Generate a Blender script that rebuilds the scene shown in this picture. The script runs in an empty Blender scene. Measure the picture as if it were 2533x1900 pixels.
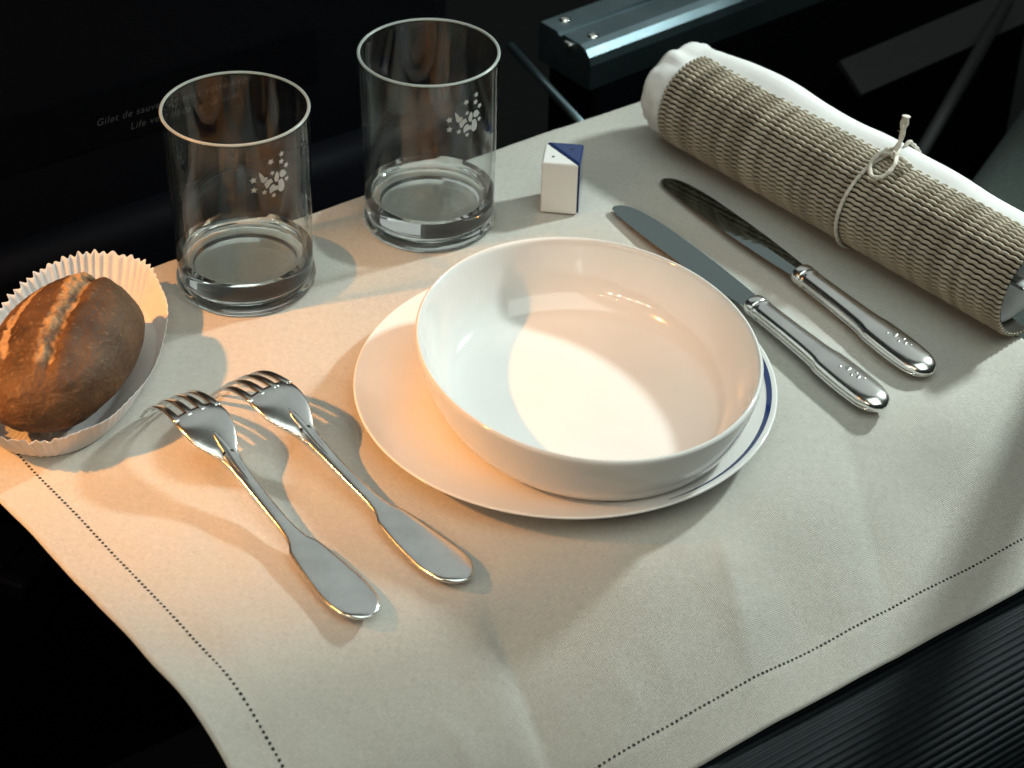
import bpy, bmesh, math, random
from mathutils import Vector, Matrix, noise
random.seed(7)
R = math.radians
MM = 0.001                                   # all measures below are in millimetres
sc = bpy.context.scene
C = sc.collection

# ------------------------------------------------------------------ camera
PITCH, ROLL, DIST, LENS = R(37.12), R(1.43), 959.6, 73.24
fw = Vector((0, math.cos(PITCH), -math.sin(PITCH)))
rt0 = Vector((1, 0, 0)); up0 = rt0.cross(fw)
rt = math.cos(ROLL) * rt0 + math.sin(ROLL) * up0
up = -math.sin(ROLL) * rt0 + math.cos(ROLL) * up0
cam_d = bpy.data.cameras.new('camera'); cam = bpy.data.objects.new('camera', cam_d); C.objects.link(cam)
M = Matrix((rt, up, -fw)).transposed().to_4x4(); M.translation = -fw * DIST * MM
cam.matrix_world = M
cam_d.lens = LENS; cam_d.sensor_width = 36; cam_d.sensor_fit = 'HORIZONTAL'
cam_d.clip_start = 0.02; cam_d.clip_end = 50
cam_d.dof.use_dof = True; cam_d.dof.focus_distance = 0.955; cam_d.dof.aperture_fstop = 14
sc.camera = cam

# ------------------------------------------------------------------ world, lamps, exposure
w = bpy.data.worlds.new('World'); sc.world = w; w.use_nodes = True
w.node_tree.nodes['Background'].inputs[0].default_value = (0.55, 0.75, 0.72, 1)
w.node_tree.nodes['Background'].inputs[1].default_value = 0.012
sc.view_settings.view_transform = 'Standard'; sc.view_settings.look = 'None'
sc.view_settings.exposure = 0.26; sc.view_settings.gamma = 1.0
sc.cycles.max_bounces = 14; sc.cycles.transmission_bounces = 14; sc.cycles.glossy_bounces = 6
sc.cycles.sample_clamp_indirect = 6.0; sc.cycles.use_denoising = True

def aim(o, loc, tgt):
    loc, tgt = Vector(loc), Vector(tgt)
    o.location = loc * MM
    o.rotation_euler = (tgt - loc).to_track_quat('-Z', 'Y').to_euler()
def lamp(name, kind, loc, tgt, power, col, **kw):
    d = bpy.data.lights.new(name, kind); d.energy = power; d.color = col
    for k, v in kw.items(): setattr(d, k, v)
    o = bpy.data.objects.new(name, d); C.objects.link(o); aim(o, loc, tgt)
    return o
WARM = (1.0, 0.39, 0.085)
COOL = (0.86, 1.0, 0.97)
spot = lamp('warm_spot', 'SPOT', (-700, -170, 560), (-145, -25, 0), 39, WARM, spot_size=R(26), spot_blend=1.0, shadow_soft_size=0.012)
cabin = lamp('cabin_lamp', 'SPOT', (620, 440, 500), (140, -50, -10), 28, COOL, spot_size=R(66), spot_blend=0.9, shadow_soft_size=0.032)
# a short row of bare little bulbs on the left wall: their sparkle shows in glaze, glass and silver
for k in range(5):
    lamp('sparkle_bulb', 'POINT', (-640 + 62 * k, -360 - 66 * k, 330 + 16 * k), (0, 0, 0), 0.8, (1, 0.78, 0.55), shadow_soft_size=0.0075)
for k in range(6):  # second row, added only for more sparkle in glass and glaze
    lamp('sparkle_bulb', 'POINT', (-520 + 40 * k, -420 - 48 * k, 560 + 22 * (k % 2)), (0, 0, 0), 0.12, (1, 0.7, 0.42), shadow_soft_size=0.005)
# wide dim cabin ceiling, and an added glowing panel at the back for the silver to mirror
lamp('ceiling_panel', 'AREA', (500, -900, 2300), (60, -60, 0), 31, (0.88, 1.0, 0.925), shape='RECTANGLE', size=2.6, size_y=2.2)
lamp('silver_reflection_panel', 'AREA', (50, 1500, 1650), (0, 0, 0), 4.6, (0.92, 1.0, 0.96), shape='RECTANGLE', size=2.6, size_y=1.7)
for l_ in (spot, cabin): l_.data.cycles.is_caustics_light = True

# ------------------------------------------------------------------ materials
def mat(name, base=(0.5, 0.5, 0.5), rough=0.5, metal=0.0, **kw):
    m = bpy.data.materials.new(name); m.use_nodes = True
    b = m.node_tree.nodes['Principled BSDF']
    b.inputs['Base Color'].default_value = (*base, 1); b.inputs['Roughness'].default_value = rough
    b.inputs['Metallic'].default_value = metal
    for k, v in kw.items(): b.inputs[k].default_value = v
    return m
def N(m, t, **kw):
    n = m.node_tree.nodes.new(t)
    for k, v in kw.items():
        if k in n.inputs: n.inputs[k].default_value = v
        else: setattr(n, k, v)
    return n
def L(m, a, b): m.node_tree.links.new(a, b)
def BS(m): return m.node_tree.nodes['Principled BSDF']
def noisy(m, col_a, col_b, scale, bump=0.0, bscale=None, detail=4, dist=0.001, lo=0.35, hi=0.65):
    tc = N(m, 'ShaderNodeTexCoord'); nz = N(m, 'ShaderNodeTexNoise', Scale=scale, Detail=detail)
    L(m, tc.outputs['Object'], nz.inputs['Vector'])
    r = N(m, 'ShaderNodeValToRGB'); r.color_ramp.elements[0].color = (*col_a, 1); r.color_ramp.elements[1].color = (*col_b, 1)
    r.color_ramp.elements[0].position = lo; r.color_ramp.elements[1].position = hi
    L(m, nz.outputs['Fac'], r.inputs['Fac']); L(m, r.outputs['Color'], BS(m).inputs['Base Color'])
    if bump:
        n2 = N(m, 'ShaderNodeTexNoise', Scale=bscale or scale * 3, Detail=5)
        L(m, tc.outputs['Object'], n2.inputs['Vector'])
        b = N(m, 'ShaderNodeBump', Strength=bump, Distance=dist)
        L(m, n2.outputs['Fac'], b.inputs['Height']); L(m, b.outputs['Normal'], BS(m).inputs['Normal'])
    return m

# woven linen: two crossing thread waves in the sheet's own coordinates, slubs in colour
m_linen = mat('linen', rough=0.85); b = BS(m_linen)
b.inputs['Sheen Weight'].default_value = 0.15; b.inputs['Specular IOR Level'].default_value = 0.2
uv = N(m_linen, 'ShaderNodeUVMap'); 
wv1 = N(m_linen, 'ShaderNodeTexWave', wave_type='BANDS', bands_direction='X', Scale=420.0, Distortion=1.5, Detail=2.0)
wv2 = N(m_linen, 'ShaderNodeTexWave', wave_type='BANDS', bands_direction='Y', Scale=420.0, Distortion=1.5, Detail=2.0)
mp1 = N(m_linen, 'ShaderNodeMapping'); mp1.inputs['Scale'].default_value = (2800, 240, 1)
mp2 = N(m_linen, 'ShaderNodeMapping'); mp2.inputs['Scale'].default_value = (240, 2800, 1)
s1 = N(m_linen, 'ShaderNodeTexNoise', Scale=1.0, Detail=3.0); s2 = N(m_linen, 'ShaderNodeTexNoise', Scale=1.0, Detail=3.0)
blot = N(m_linen, 'ShaderNodeTexNoise', Scale=14.0, Detail=3.0)
for n in (wv1, wv2, mp1, mp2, blot): L(m_linen, uv.outputs['UV'], n.inputs['Vector'])
L(m_linen, mp1.outputs[0], s1.inputs['Vector']); L(m_linen, mp2.outputs[0], s2.inputs['Vector'])
add = N(m_linen, 'ShaderNodeMath', operation='ADD'); L(m_linen, s1.outputs['Fac'], add.inputs[0]); L(m_linen, s2.outputs['Fac'], add.inputs[1])
rp = N(m_linen, 'ShaderNodeValToRGB'); rp.color_ramp.elements[0].position = 0.36; rp.color_ramp.elements[1].position = 0.64
rp.color_ramp.elements[0].color = (0.42, 0.40, 0.36, 1); rp.color_ramp.elements[1].color = (0.57, 0.545, 0.495, 1)
hal = N(m_linen, 'ShaderNodeMath', operation='MULTIPLY'); hal.inputs[1].default_value = 0.5
L(m_linen, add.outputs[0], hal.inputs[0]); L(m_linen, hal.outputs[0], rp.inputs['Fac'])
mx = N(m_linen, 'ShaderNodeMix', data_type='RGBA', blend_type='MULTIPLY'); mx.inputs['Factor'].default_value = 0.12
L(m_linen, rp.outputs['Color'], mx.inputs['A']); L(m_linen, blot.outputs['Fac'], mx.inputs['B']); L(m_linen, mx.outputs['Result'], b.inputs['Base Color'])
ad2 = N(m_linen, 'ShaderNodeMath', operation='ADD'); L(m_linen, wv1.outputs['Fac'], ad2.inputs[0]); L(m_linen, wv2.outputs['Fac'], ad2.inputs[1])
ad3 = N(m_linen, 'ShaderNodeMath', operation='ADD'); L(m_linen, ad2.outputs[0], ad3.inputs[0]); L(m_linen, add.outputs[0], ad3.inputs[1])
bp = N(m_linen, 'ShaderNodeBump', Strength=0.35, Distance=0.0003); L(m_linen, ad3.outputs[0], bp.inputs['Height']); L(m_linen, bp.outputs['Normal'], b.inputs['Normal'])

m_hole = mat('hemstitch_gap', (0.012, 0.011, 0.01), 0.9)
m_porc = mat('porcelain', (0.83, 0.805, 0.775), 0.10); BS(m_porc).inputs['Coat Weight'].default_value = 0.5; BS(m_porc).inputs['Coat Roughness'].default_value = 0.03
m_blue = mat('cobalt_glaze', (0.008, 0.028, 0.12), 0.10); BS(m_blue).inputs['Coat Weight'].default_value = 0.6
m_white = mat('white_glaze', (0.74, 0.715, 0.69), 0.3)
noisy(m_porc, (0.73, 0.71, 0.685), (0.76, 0.74, 0.715), 30, bump=0.02, bscale=60, dist=0.0008)
BS(m_porc).inputs['Roughness'].default_value = 0.10
m_silver = mat('silver_plate', (0.80, 0.79, 0.755), 0.21, 1.0)
noisy(m_silver, (0.80, 0.79, 0.765), (0.90, 0.89, 0.86), 60, bump=0.05, bscale=260, dist=0.0006)
m_silver_b = mat('fork_silver', (0.72, 0.72, 0.69), 0.21, 1.0)
noisy(m_silver_b, (0.74, 0.74, 0.715), (0.86, 0.86, 0.835), 80, bump=0.04, bscale=400, dist=0.0005)
m_steel = mat('blade_steel', (0.26, 0.31, 0.31), 0.08, 1.0)
m_alu = mat('anodised_aluminium', (0.42, 0.52, 0.56), 0.34, 1.0); noisy(m_alu, (0.24, 0.34, 0.38), (0.33, 0.44, 0.49), 25, bump=0.08, bscale=300, dist=0.0006)
m_chrome = mat('bright_screw', (0.75, 0.74, 0.70), 0.12, 1.0)
m_glass = bpy.data.materials.new('clear_glass'); m_glass.use_nodes = True
nt = m_glass.node_tree; nt.nodes.remove(nt.nodes['Principled BSDF'])
gl = N(m_glass, 'ShaderNodeBsdfGlass', IOR=1.5, Roughness=0.0); gl.inputs['Color'].default_value = (0.995, 1.0, 0.997, 1)
tr = N(m_glass, 'ShaderNodeBsdfTransparent'); ms = N(m_glass, 'ShaderNodeMixShader'); ms.inputs[0].default_value = 0.02
L(m_glass, gl.outputs[0], ms.inputs[1]); L(m_glass, tr.outputs[0], ms.inputs[2]); L(m_glass, ms.outputs[0], nt.nodes['Material Output'].inputs['Surface'])
# the drawn wall is thin and even: it lets light straight through and mirrors by Fresnel
m_wall = bpy.data.materials.new('thin_glass_wall'); m_wall.use_nodes = True
nt = m_wall.node_tree; nt.nodes.remove(nt.nodes['Principled BSDF'])
fz = N(m_wall, 'ShaderNodeFresnel', IOR=1.45); tr = N(m_wall, 'ShaderNodeBsdfTransparent'); tr.inputs[0].default_value = (0.975, 0.99, 0.985, 1)
gy = N(m_wall, 'ShaderNodeBsdfGlossy', Roughness=0.0); ms = N(m_wall, 'ShaderNodeMixShader')
ge = N(m_wall, 'ShaderNodeNewGeometry'); io = N(m_wall, 'ShaderNodeMix', data_type='FLOAT'); io.inputs['A'].default_value = 1.45; io.inputs['B'].default_value = 1 / 1.45
L(m_wall, ge.outputs['Backfacing'], io.inputs['Factor']); L(m_wall, io.outputs['Result'], fz.inputs['IOR'])      # same mirror strength on both faces of the thin wall
L(m_wall, fz.outputs[0], ms.inputs[0]); L(m_wall, tr.outputs[0], ms.inputs[1]); L(m_wall, gy.outputs[0], ms.inputs[2]); L(m_wall, ms.outputs[0], nt.nodes['Material Output'].inputs['Surface'])
m_rim = mat('rim_highlight_glass', (0.78, 0.82, 0.79), 0.28, **{'Transmission Weight': 0.62, 'IOR': 1.5})  # clear rim made pale and rough, painting in its bright edge light
m_etch = mat('etched_glass', (0.80, 0.84, 0.82), 0.8)
BS(m_etch).inputs['Alpha'].default_value = 0.52
m_paper = mat('white_paper', (0.82, 0.80, 0.79), 0.75)
nt = m_paper.node_tree; tl = N(m_paper, 'ShaderNodeBsdfTranslucent'); tl.inputs[0].default_value = (0.8, 0.77, 0.74, 1)
ms = N(m_paper, 'ShaderNodeMixShader'); ms.inputs[0].default_value = 0.28
L(m_paper, BS(m_paper).outputs[0], ms.inputs[1]); L(m_paper, tl.outputs[0], ms.inputs[2]); L(m_paper, ms.outputs[0], nt.nodes['Material Output'].inputs['Surface'])
m_napkin = mat('white_napkin_cloth', (0.80, 0.78, 0.76), 0.85); noisy(m_napkin, (0.66, 0.645, 0.63), (0.72, 0.705, 0.69), 40, bump=0.15, bscale=1500, dist=0.0004)
m_cord = mat('straw_cord', (0.40, 0.33, 0.235), 0.75); noisy(m_cord, (0.25, 0.21, 0.155), (0.42, 0.365, 0.285), 130, bump=0.35, bscale=900, dist=0.0004)
m_backing = mat('straw_backing', (0.03, 0.024, 0.017), 0.9)
m_twine = mat('twine', (0.60, 0.55, 0.47), 0.85); noisy(m_twine, (0.45, 0.40, 0.33), (0.70, 0.655, 0.58), 300, bump=0.8, bscale=1600, dist=0.0006)
m_seat = mat('dark_seat_fabric', (0.0065, 0.0085, 0.012), 0.8); noisy(m_seat, (0.002, 0.003, 0.004), (0.004, 0.005, 0.007), 120, bump=0.2, bscale=900, dist=0.0008)
BS(m_seat).inputs['Specular IOR Level'].default_value = 0.15
m_rib = mat('ribbed_cord_fabric', (0.012, 0.02, 0.026), 0.7); BS(m_rib).inputs['Specular IOR Level'].default_value = 0.25
noisy(m_rib, (0.0008, 0.0024, 0.004), (0.002, 0.0052, 0.0085), 200, bump=0.3, bscale=1500, dist=0.0006)
m_greenseat = mat('grey_green_fabric', (0.02, 0.026, 0.022), 0.9); noisy(m_greenseat, (0.016, 0.024, 0.02), (0.03, 0.04, 0.034), 500, bump=0.3, bscale=1500, dist=0.0006)
m_shell = mat('black_plastic', (0.0016, 0.002, 0.0035), 0.6); BS(m_shell).inputs['Specular IOR Level'].default_value = 0.06
m_placard = mat('placard', (0.0012, 0.0015, 0.0026), 0.7); BS(m_placard).inputs['Specular IOR Level'].default_value = 0.03
m_print = mat('placard_print', (0.03, 0.03, 0.03), 0.6)
m_strap = mat('grey_strap', (0.05, 0.055, 0.052), 0.7); noisy(m_strap, (0.0022, 0.003, 0.0028), (0.004, 0.005, 0.0046), 300)
m_tray = mat('tray_laminate', (0.03, 0.032, 0.035), 0.5)
m_floor = mat('cabin_carpet', (0.006, 0.007, 0.008), 0.95); noisy(m_floor, (0.0015, 0.002, 0.002), (0.003, 0.003, 0.0035), 60)
# crust: burst seams (attribute 'seam') are paler, dusted and speckled elsewhere
m_bread = mat('bread_crust', rough=0.62); BS(m_bread).inputs['Specular IOR Level'].default_value = 0.3
at = N(m_bread, 'ShaderNodeAttribute'); at.attribute_name = 'seam'
tc = N(m_bread, 'ShaderNodeTexCoord')
n1 = N(m_bread, 'ShaderNodeTexNoise', Scale=45.0, Detail=6.0); n2 = N(m_bread, 'ShaderNodeTexNoise', Scale=420.0, Detail=4.0); n3 = N(m_bread, 'ShaderNodeTexVoronoi', Scale=260.0)
for n in (n1, n2, n3): L(m_bread, tc.outputs['Object'], n.inputs['Vector'])
r1 = N(m_bread, 'ShaderNodeValToRGB'); r1.color_ramp.elements[0].color = (0.046, 0.022, 0.010, 1); r1.color_ramp.elements[1].color = (0.135, 0.069, 0.031, 1)
r1.color_ramp.elements[0].position = 0.32; r1.color_ramp.elements[1].position = 0.7
L(m_bread, n1.outputs['Fac'], r1.inputs['Fac'])
r2 = N(m_bread, 'ShaderNodeValToRGB'); r2.color_ramp.elements[0].color = (0.25, 0.145, 0.066, 1); r2.color_ramp.elements[1].color = (0.43, 0.28, 0.15, 1)
L(m_bread, n2.outputs['Fac'], r2.inputs['Fac'])
sp = N(m_bread, 'ShaderNodeValToRGB'); sp.color_ramp.elements[0].position = 0.58; sp.color_ramp.elements[1].position = 0.75
sp.color_ramp.elements[0].color = (0, 0, 0, 1); sp.color_ramp.elements[1].color = (0.35, 0.35, 0.35, 1)
L(m_bread, n2.outputs['Fac'], sp.inputs['Fac'])
mxa = N(m_bread, 'ShaderNodeMix', data_type='RGBA'); L(m_bread, sp.outputs['Color'], mxa.inputs['Factor']); L(m_bread, r1.outputs['Color'], mxa.inputs['A']); mxa.inputs['B'].default_value = (0.36, 0.21, 0.10, 1)
n4 = N(m_bread, 'ShaderNodeTexNoise', Scale=150.0, Detail=6.0); L(m_bread, tc.outputs['Object'], n4.inputs['Vector'])
nm = N(m_bread, 'ShaderNodeMath', operation='MULTIPLY_ADD'); L(m_bread, n4.outputs['Fac'], nm.inputs[0]); nm.inputs[1].default_value = 1.3; nm.inputs[2].default_value = -0.68
adm = N(m_bread, 'ShaderNodeMath', operation='ADD', use_clamp=True); L(m_bread, at.outputs['Fac'], adm.inputs[0]); L(m_bread, nm.outputs[0], adm.inputs[1])
rs = N(m_bread, 'ShaderNodeValToRGB'); rs.color_ramp.elements[0].position = 0.3; rs.color_ramp.elements[1].position = 0.62
L(m_bread, adm.outputs[0], rs.inputs['Fac'])
mxb = N(m_bread, 'ShaderNodeMix', data_type='RGBA'); L(m_bread, rs.outputs['Color'], mxb.inputs['Factor']); L(m_bread, mxa.outputs['Result'], mxb.inputs['A']); L(m_bread, r2.outputs['Color'], mxb.inputs['B'])
L(m_bread, mxb.outputs['Result'], BS(m_bread).inputs['Base Color'])
bp = N(m_bread, 'ShaderNodeBump', Strength=0.55, Distance=0.0014); L(m_bread, n2.outputs['Fac'], bp.inputs['Height']); L(m_bread, bp.outputs['Normal'], BS(m_bread).inputs['Normal'])

# ------------------------------------------------------------------ helpers
def mesh(name, verts, faces, m, parent=None, smooth=True, loc=None):
    me = bpy.data.meshes.new(name); me.from_pydata([tuple(Vector(v) * MM) for v in verts], [], faces)
    bm = bmesh.new(); bm.from_mesh(me); bmesh.ops.recalc_face_normals(bm, faces=bm.faces); bm.to_mesh(me); bm.free()
    for p in me.polygons: p.use_smooth = smooth and len(p.vertices) <= 4
    me.materials.append(m)
    o = bpy.data.objects.new(name, me); C.objects.link(o)
    if parent: o.parent = parent
    if loc is not None: o.location = Vector(loc) * MM
    return o
def tag(o, label, cat, group=None, kind=None):
    o['label'] = label; o['category'] = cat
    if group: o['group'] = group
    if kind: o['kind'] = kind
    return o
def empty(name, loc=(0, 0, 0), rz=0.0):
    o = bpy.data.objects.new(name, None); C.objects.link(o); o.empty_display_size = 0.02
    o.location = Vector(loc) * MM; o.rotation_euler = (0, 0, rz); return o
def copy_tree(o, parent=None):
    c = o.copy(); C.objects.link(c); c.parent = parent
    for ch in list(o.children): copy_tree(ch, c)
    return c
def ring_loft(rings, cap0=True, cap1=True):
    n = len(rings[0]); V = [p for r in rings for p in r]; F = []
    for i in range(len(rings) - 1):
        for j in range(n):
            a, b_ = i * n + j, i * n + (j + 1) % n
            F.append((a, b_, b_ + n, a + n))
    if cap0: F.append(tuple(range(n))[::-1])
    if cap1: F.append(tuple(range((len(rings) - 1) * n, len(rings) * n)))
    return V, F
def lathe(prof, n=96, ax=1.0, ay=1.0, closed=False):
    """profile of (r, z); r == 0 ends become poles; ax, ay stretch the circle to an oval"""
    V, F, idx = [], [], []
    for r, z in prof:
        if r < 1e-6: idx.append([len(V)] * n); V.append((0, 0, z))
        else:
            idx.append(list(range(len(V), len(V) + n)))
            V += [(r * ax * math.cos(2 * math.pi * k / n), r * ay * math.sin(2 * math.pi * k / n), z) for k in range(n)]
    rows = list(zip(idx, idx[1:])) + ([(idx[-1], idx[0])] if closed else [])
    for a, b_ in rows:
        for k in range(n):
            q = [a[k], a[(k + 1) % n], b_[(k + 1) % n], b_[k]]
            u = []
            for i in q:
                if i not in u: u.append(i)
            if len(u) > 2: F.append(tuple(u))
    return V, F
def spline(P, m=8):
    """Catmull-Rom through points of any dimension"""
    P = [Vector(p) for p in P]; out = []
    for i in range(len(P) - 1):
        p0, p1, p2, p3 = P[max(i - 1, 0)], P[i], P[i + 1], P[min(i + 2, len(P) - 1)]
        for k in range(m):
            t = k / m
            out.append(0.5 * ((2 * p1) + (p2 - p0) * t + (2 * p0 - 5 * p1 + 4 * p2 - p3) * t * t + (3 * p1 - p0 - 3 * p2 + p3) * t ** 3))
    out.append(P[-1]); return out
_tan = {}
def interp(tab, x):
    """shape-preserving cubic through the (x, value) pairs"""
    n = len(tab)
    if x <= tab[0][0]: return tab[0][1]
    if x >= tab[-1][0]: return tab[-1][1]
    key = tuple(tab)
    if key not in _tan:
        h = [tab[k + 1][0] - tab[k][0] for k in range(n - 1)]; d = [(tab[k + 1][1] - tab[k][1]) / h[k] for k in range(n - 1)]
        m = [d[0]] + [0.0 if d[k - 1] * d[k] <= 0 else (h[k - 1] + h[k]) * 3 / ((2 * h[k] + h[k - 1]) / d[k - 1] + (h[k] + 2 * h[k - 1]) / d[k]) for k in range(1, n - 1)] + [d[-1]]
        _tan[key] = m
    m = _tan[key]
    for k in range(n - 1):
        if x <= tab[k + 1][0]:
            h = tab[k + 1][0] - tab[k][0]; t = (x - tab[k][0]) / h
            return (1 + 2 * t) * (1 - t) ** 2 * tab[k][1] + t * (1 - t) ** 2 * h * m[k] + t * t * (3 - 2 * t) * tab[k + 1][1] + t * t * (t - 1) * h * m[k + 1]
def sm(x): x = max(0.0, min(1.0, x)); return x * x * (3 - 2 * x)
def tube(P, rad, n=8, wob=0.0):
    P = [Vector(p) for p in P]; rings = []; T0 = (P[1] - P[0]).normalized()
    nrm = T0.orthogonal().normalized()
    for i, p in enumerate(P):
        T = (P[min(i + 1, len(P) - 1)] - P[max(i - 1, 0)]).normalized()
        nrm = (nrm - T * nrm.dot(T)).normalized(); bn = T.cross(nrm)
        r = rad(i / (len(P) - 1)) if callable(rad) else rad
        rings.append([p + (nrm * math.cos(2 * math.pi * k / n) + bn * math.sin(2 * math.pi * k / n)) * r * (1 + wob * math.sin(2 * (2 * math.pi * k / n) + i * 0.9)) for k in range(n)])
    return ring_loft(rings)
def box(x0, x1, y0, y1, z0, z1):
    V = [(x, y, z) for z in (z0, z1) for (x, y) in ((x0, y0), (x1, y0), (x1, y1), (x0, y1))]
    return V, [(3, 2, 1, 0), (4, 5, 6, 7), (0, 1, 5, 4), (1, 2, 6, 5), (2, 3, 7, 6), (3, 0, 4, 7)]
def bevel(o, wd, seg=3):
    md = o.modifiers.new('bevel', 'BEVEL'); md.width = wd * MM; md.segments = seg; md.limit_method = 'ANGLE'; md.angle_limit = R(40); return o
def solid(o, t, off=-1.0):
    md = o.modifiers.new('solidify', 'SOLIDIFY'); md.thickness = t * MM; md.offset = off; return o

# the tray's own axes: t runs along its back edge, s from the back edge towards the passenger
ANG = R(35.9)
E1 = Vector((math.cos(ANG), math.sin(ANG), 0)); E2 = Vector((math.sin(ANG), -math.cos(ANG), 0)); ORG = Vector((-181.1, 87.1, 0))
def TS(t, s, z=0.0): return ORG + E1 * t + E2 * s + Vector((0, 0, z))

# ------------------------------------------------------------------ surroundings
o = mesh('floor', *box(-2500, 2500, -2500, 2500, -520, -500), m_floor, smooth=False); o['kind'] = 'structure'

# seat in front: black back panel behind the tray with the printed placard
sb = empty('airline_seat', TS(-100, -60, -20), ANG); tag(sb, 'black seat back standing behind the two drinking glasses', 'seat')
bevel(mesh('back_panel', *box(-62, 322, 0, 90, -380, 205), m_shell, sb, smooth=False), 12)
V, F = [], []
prof = [(18, -330), (18, -6), (15, 2), (9, 6), (2, 7), (-1, 7)]
for i, x in enumerate((-62, 322)):
    V += [(x, -p, z + 13) for p, z in prof]
np_ = len(prof); F = [(i, i + 1, i + 1 + np_, i + np_) for i in range(np_ - 1)]
lip = mesh('pocket_ledge', V, F, m_shell, sb); solid(lip, 3)
pl = mesh('placard', *box(-20, 234, -1.2, 0.4, 58, 88), m_placard, sb, smooth=False)
def text(body, x, z, size, parent, m, name='lettering'):
    cu = bpy.data.curves.new(name, 'FONT'); cu.body = body; cu.size = size * MM; cu.extrude = 0.0; cu.shear = 0.25; cu.space_character = 1.12
    to = bpy.data.objects.new(name, cu); C.objects.link(to)
    me = bpy.data.meshes.new_from_object(to.evaluated_get(bpy.context.evaluated_depsgraph_get())); bpy.data.objects.remove(to)
    me.materials.append(m); q = bpy.data.objects.new(name, me); C.objects.link(q); q.parent = parent
    q.location = Vector((x, -1.5, z)) * MM; q.rotation_euler = (R(90), 0, 0); return q
text('Gilet de sauvetage sous votre siège', 106, 70, 5.4, pl, m_print)
text('Life vest under your seat', 124, 62.5, 5.4, pl, m_print)

# aluminium armrest beam to the right of it
arm = empty('armrest', (11, 361, 0), R(39.5)); tag(arm, 'brushed aluminium armrest with screws, above the white and blue shakers', 'armrest')
prof = [(0, -26), (0, -2), (1.5, 0), (17, 0), (18, -1.6), (21, -1.6), (22, 0.2), (38, 0.2), (43, -1.2), (46.5, -5), (48, -10), (48, -26)]
V = [(x, -y, z) for x in (0, 420) for y, z in prof]; n = len(prof)
F = [(i, i + 1, i + 1 + n, i + n) for i in range(n - 1)] + [tuple(range(n)), tuple(range(n, 2 * n))]
o = mesh('beam', V, F, m_alu, arm, smooth=False)
for x, y in ((13, 8), (13, 34)):
    Vv, Ff = lathe([(0, 1.4), (2.0, 1.2), (3.3, 0.2), (3.6, -0.4)], 20); mesh('screw', [(a + x, b_ - y, c + 0.4) for a, b_, c in Vv], Ff, m_chrome, arm)
Vv, Ff = box(-3, 4, -32, -25, -7, -1.5); bevel(mesh('end_catch', Vv, Ff, m_chrome, arm), 1.6)
bevel(mesh('side_panel', *box(6, 420, -47, -2, -330, -26.5), m_shell, arm, smooth=False), 3)
# lever of the folding table
o = mesh('table_lever', *tube([(-6, 345, -9), (18, 293, -9), (46, 232, -9)], 2.6, 12), m_alu)
tag(o, 'thin bare metal table lever running under the back edge of cloth', 'lever')
# frame bars and grey fabric further back on the right
bar = mesh('seat_belt_strap', *box(-40, 175, -13, 13, -2, 2), m_strap, smooth=False, loc=(240, 438, -62)); bar.rotation_euler = (R(35), 0, R(40.5))
tag(bar, 'dark grey flat strap in the gloom behind the rolled mat', 'strap')
fr = empty('metal_support', (0, 0, 0)); tag(fr, 'thin dark frame bar leaning up to a small bolt', 'frame')
mesh('upright', *tube([(240, 320, -66), (284, 418, -62), (328, 518, -58)], 4.5, 10), m_strap, fr)
Vv, Ff = lathe([(0, 4), (4, 3), (6, 0)], 18); mesh('bolt', [(a + 330, b_ + 526, c - 52) for a, b_, c in Vv], Ff, m_alu, fr)
gs = mesh('seat_cushion', *box(0, 420, -260, 420, -230, 0), m_greenseat, smooth=False, loc=(262, 300, -64)); gs.rotation_euler = (0, 0, R(-28)); bevel(gs, 26, 6)
tag(gs, 'grey green fabric seat cushion at right, beyond the rolled mat', 'cushion')
for f in gs.data.polygons: f.use_smooth = True
# end of a second straw roll peeping in at the right edge
Vv, Ff = tube([(262, 142, 4), (276, 146, 15), (295, 150, 24), (318, 156, 27)], 3.2, 10); cl = mesh('straw_curl', Vv, Ff, m_cord)
tag(cl, 'frayed tan straw curl at the right edge, behind the rolled mat', 'straw')
Vv, Ff = tube([(276, 146, 15), (284, 140, 8), (296, 138, 2)], 2.4, 8); mesh('strand', Vv, Ff, m_cord, cl)
# buckle in the dark at lower left
bk = empty('belt_buckle', (-262, 40, -150), R(-22)); tag(bk, 'dark seat belt buckle in shadow, left below the table', 'buckle')
bevel(mesh('buckle_plate', *box(-30, 26, -20, 20, -8, 4), m_shell, bk, smooth=False), 4)
bevel(mesh('release_flap', *box(-28, 10, -14, 16, 4.3, 7), m_shell, bk, smooth=False), 2)

# unseen armrest-like bar, added outside the frame at right to cast a shadow band
ar = empty('shadow_bar', (338, 132, 82)); tag(ar, 'dark padded bar added out of view at right, to shade a band of the cloth', 'armrest')
V, F = tube([(0, 0, 0), (-40, -96, 0), (-90, -217, 0), (-133, -322, -3)], lambda q: 11.0 * (1 - 0.25 * sm((q - 0.93) / 0.07)), 18); mesh('pad', V, F, m_shell, ar)
V, F = tube([(4, 10, -8), (14, 30, -200), (16, 34, -560)], 10, 12); mesh('post', V, F, m_shell, ar)
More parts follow.
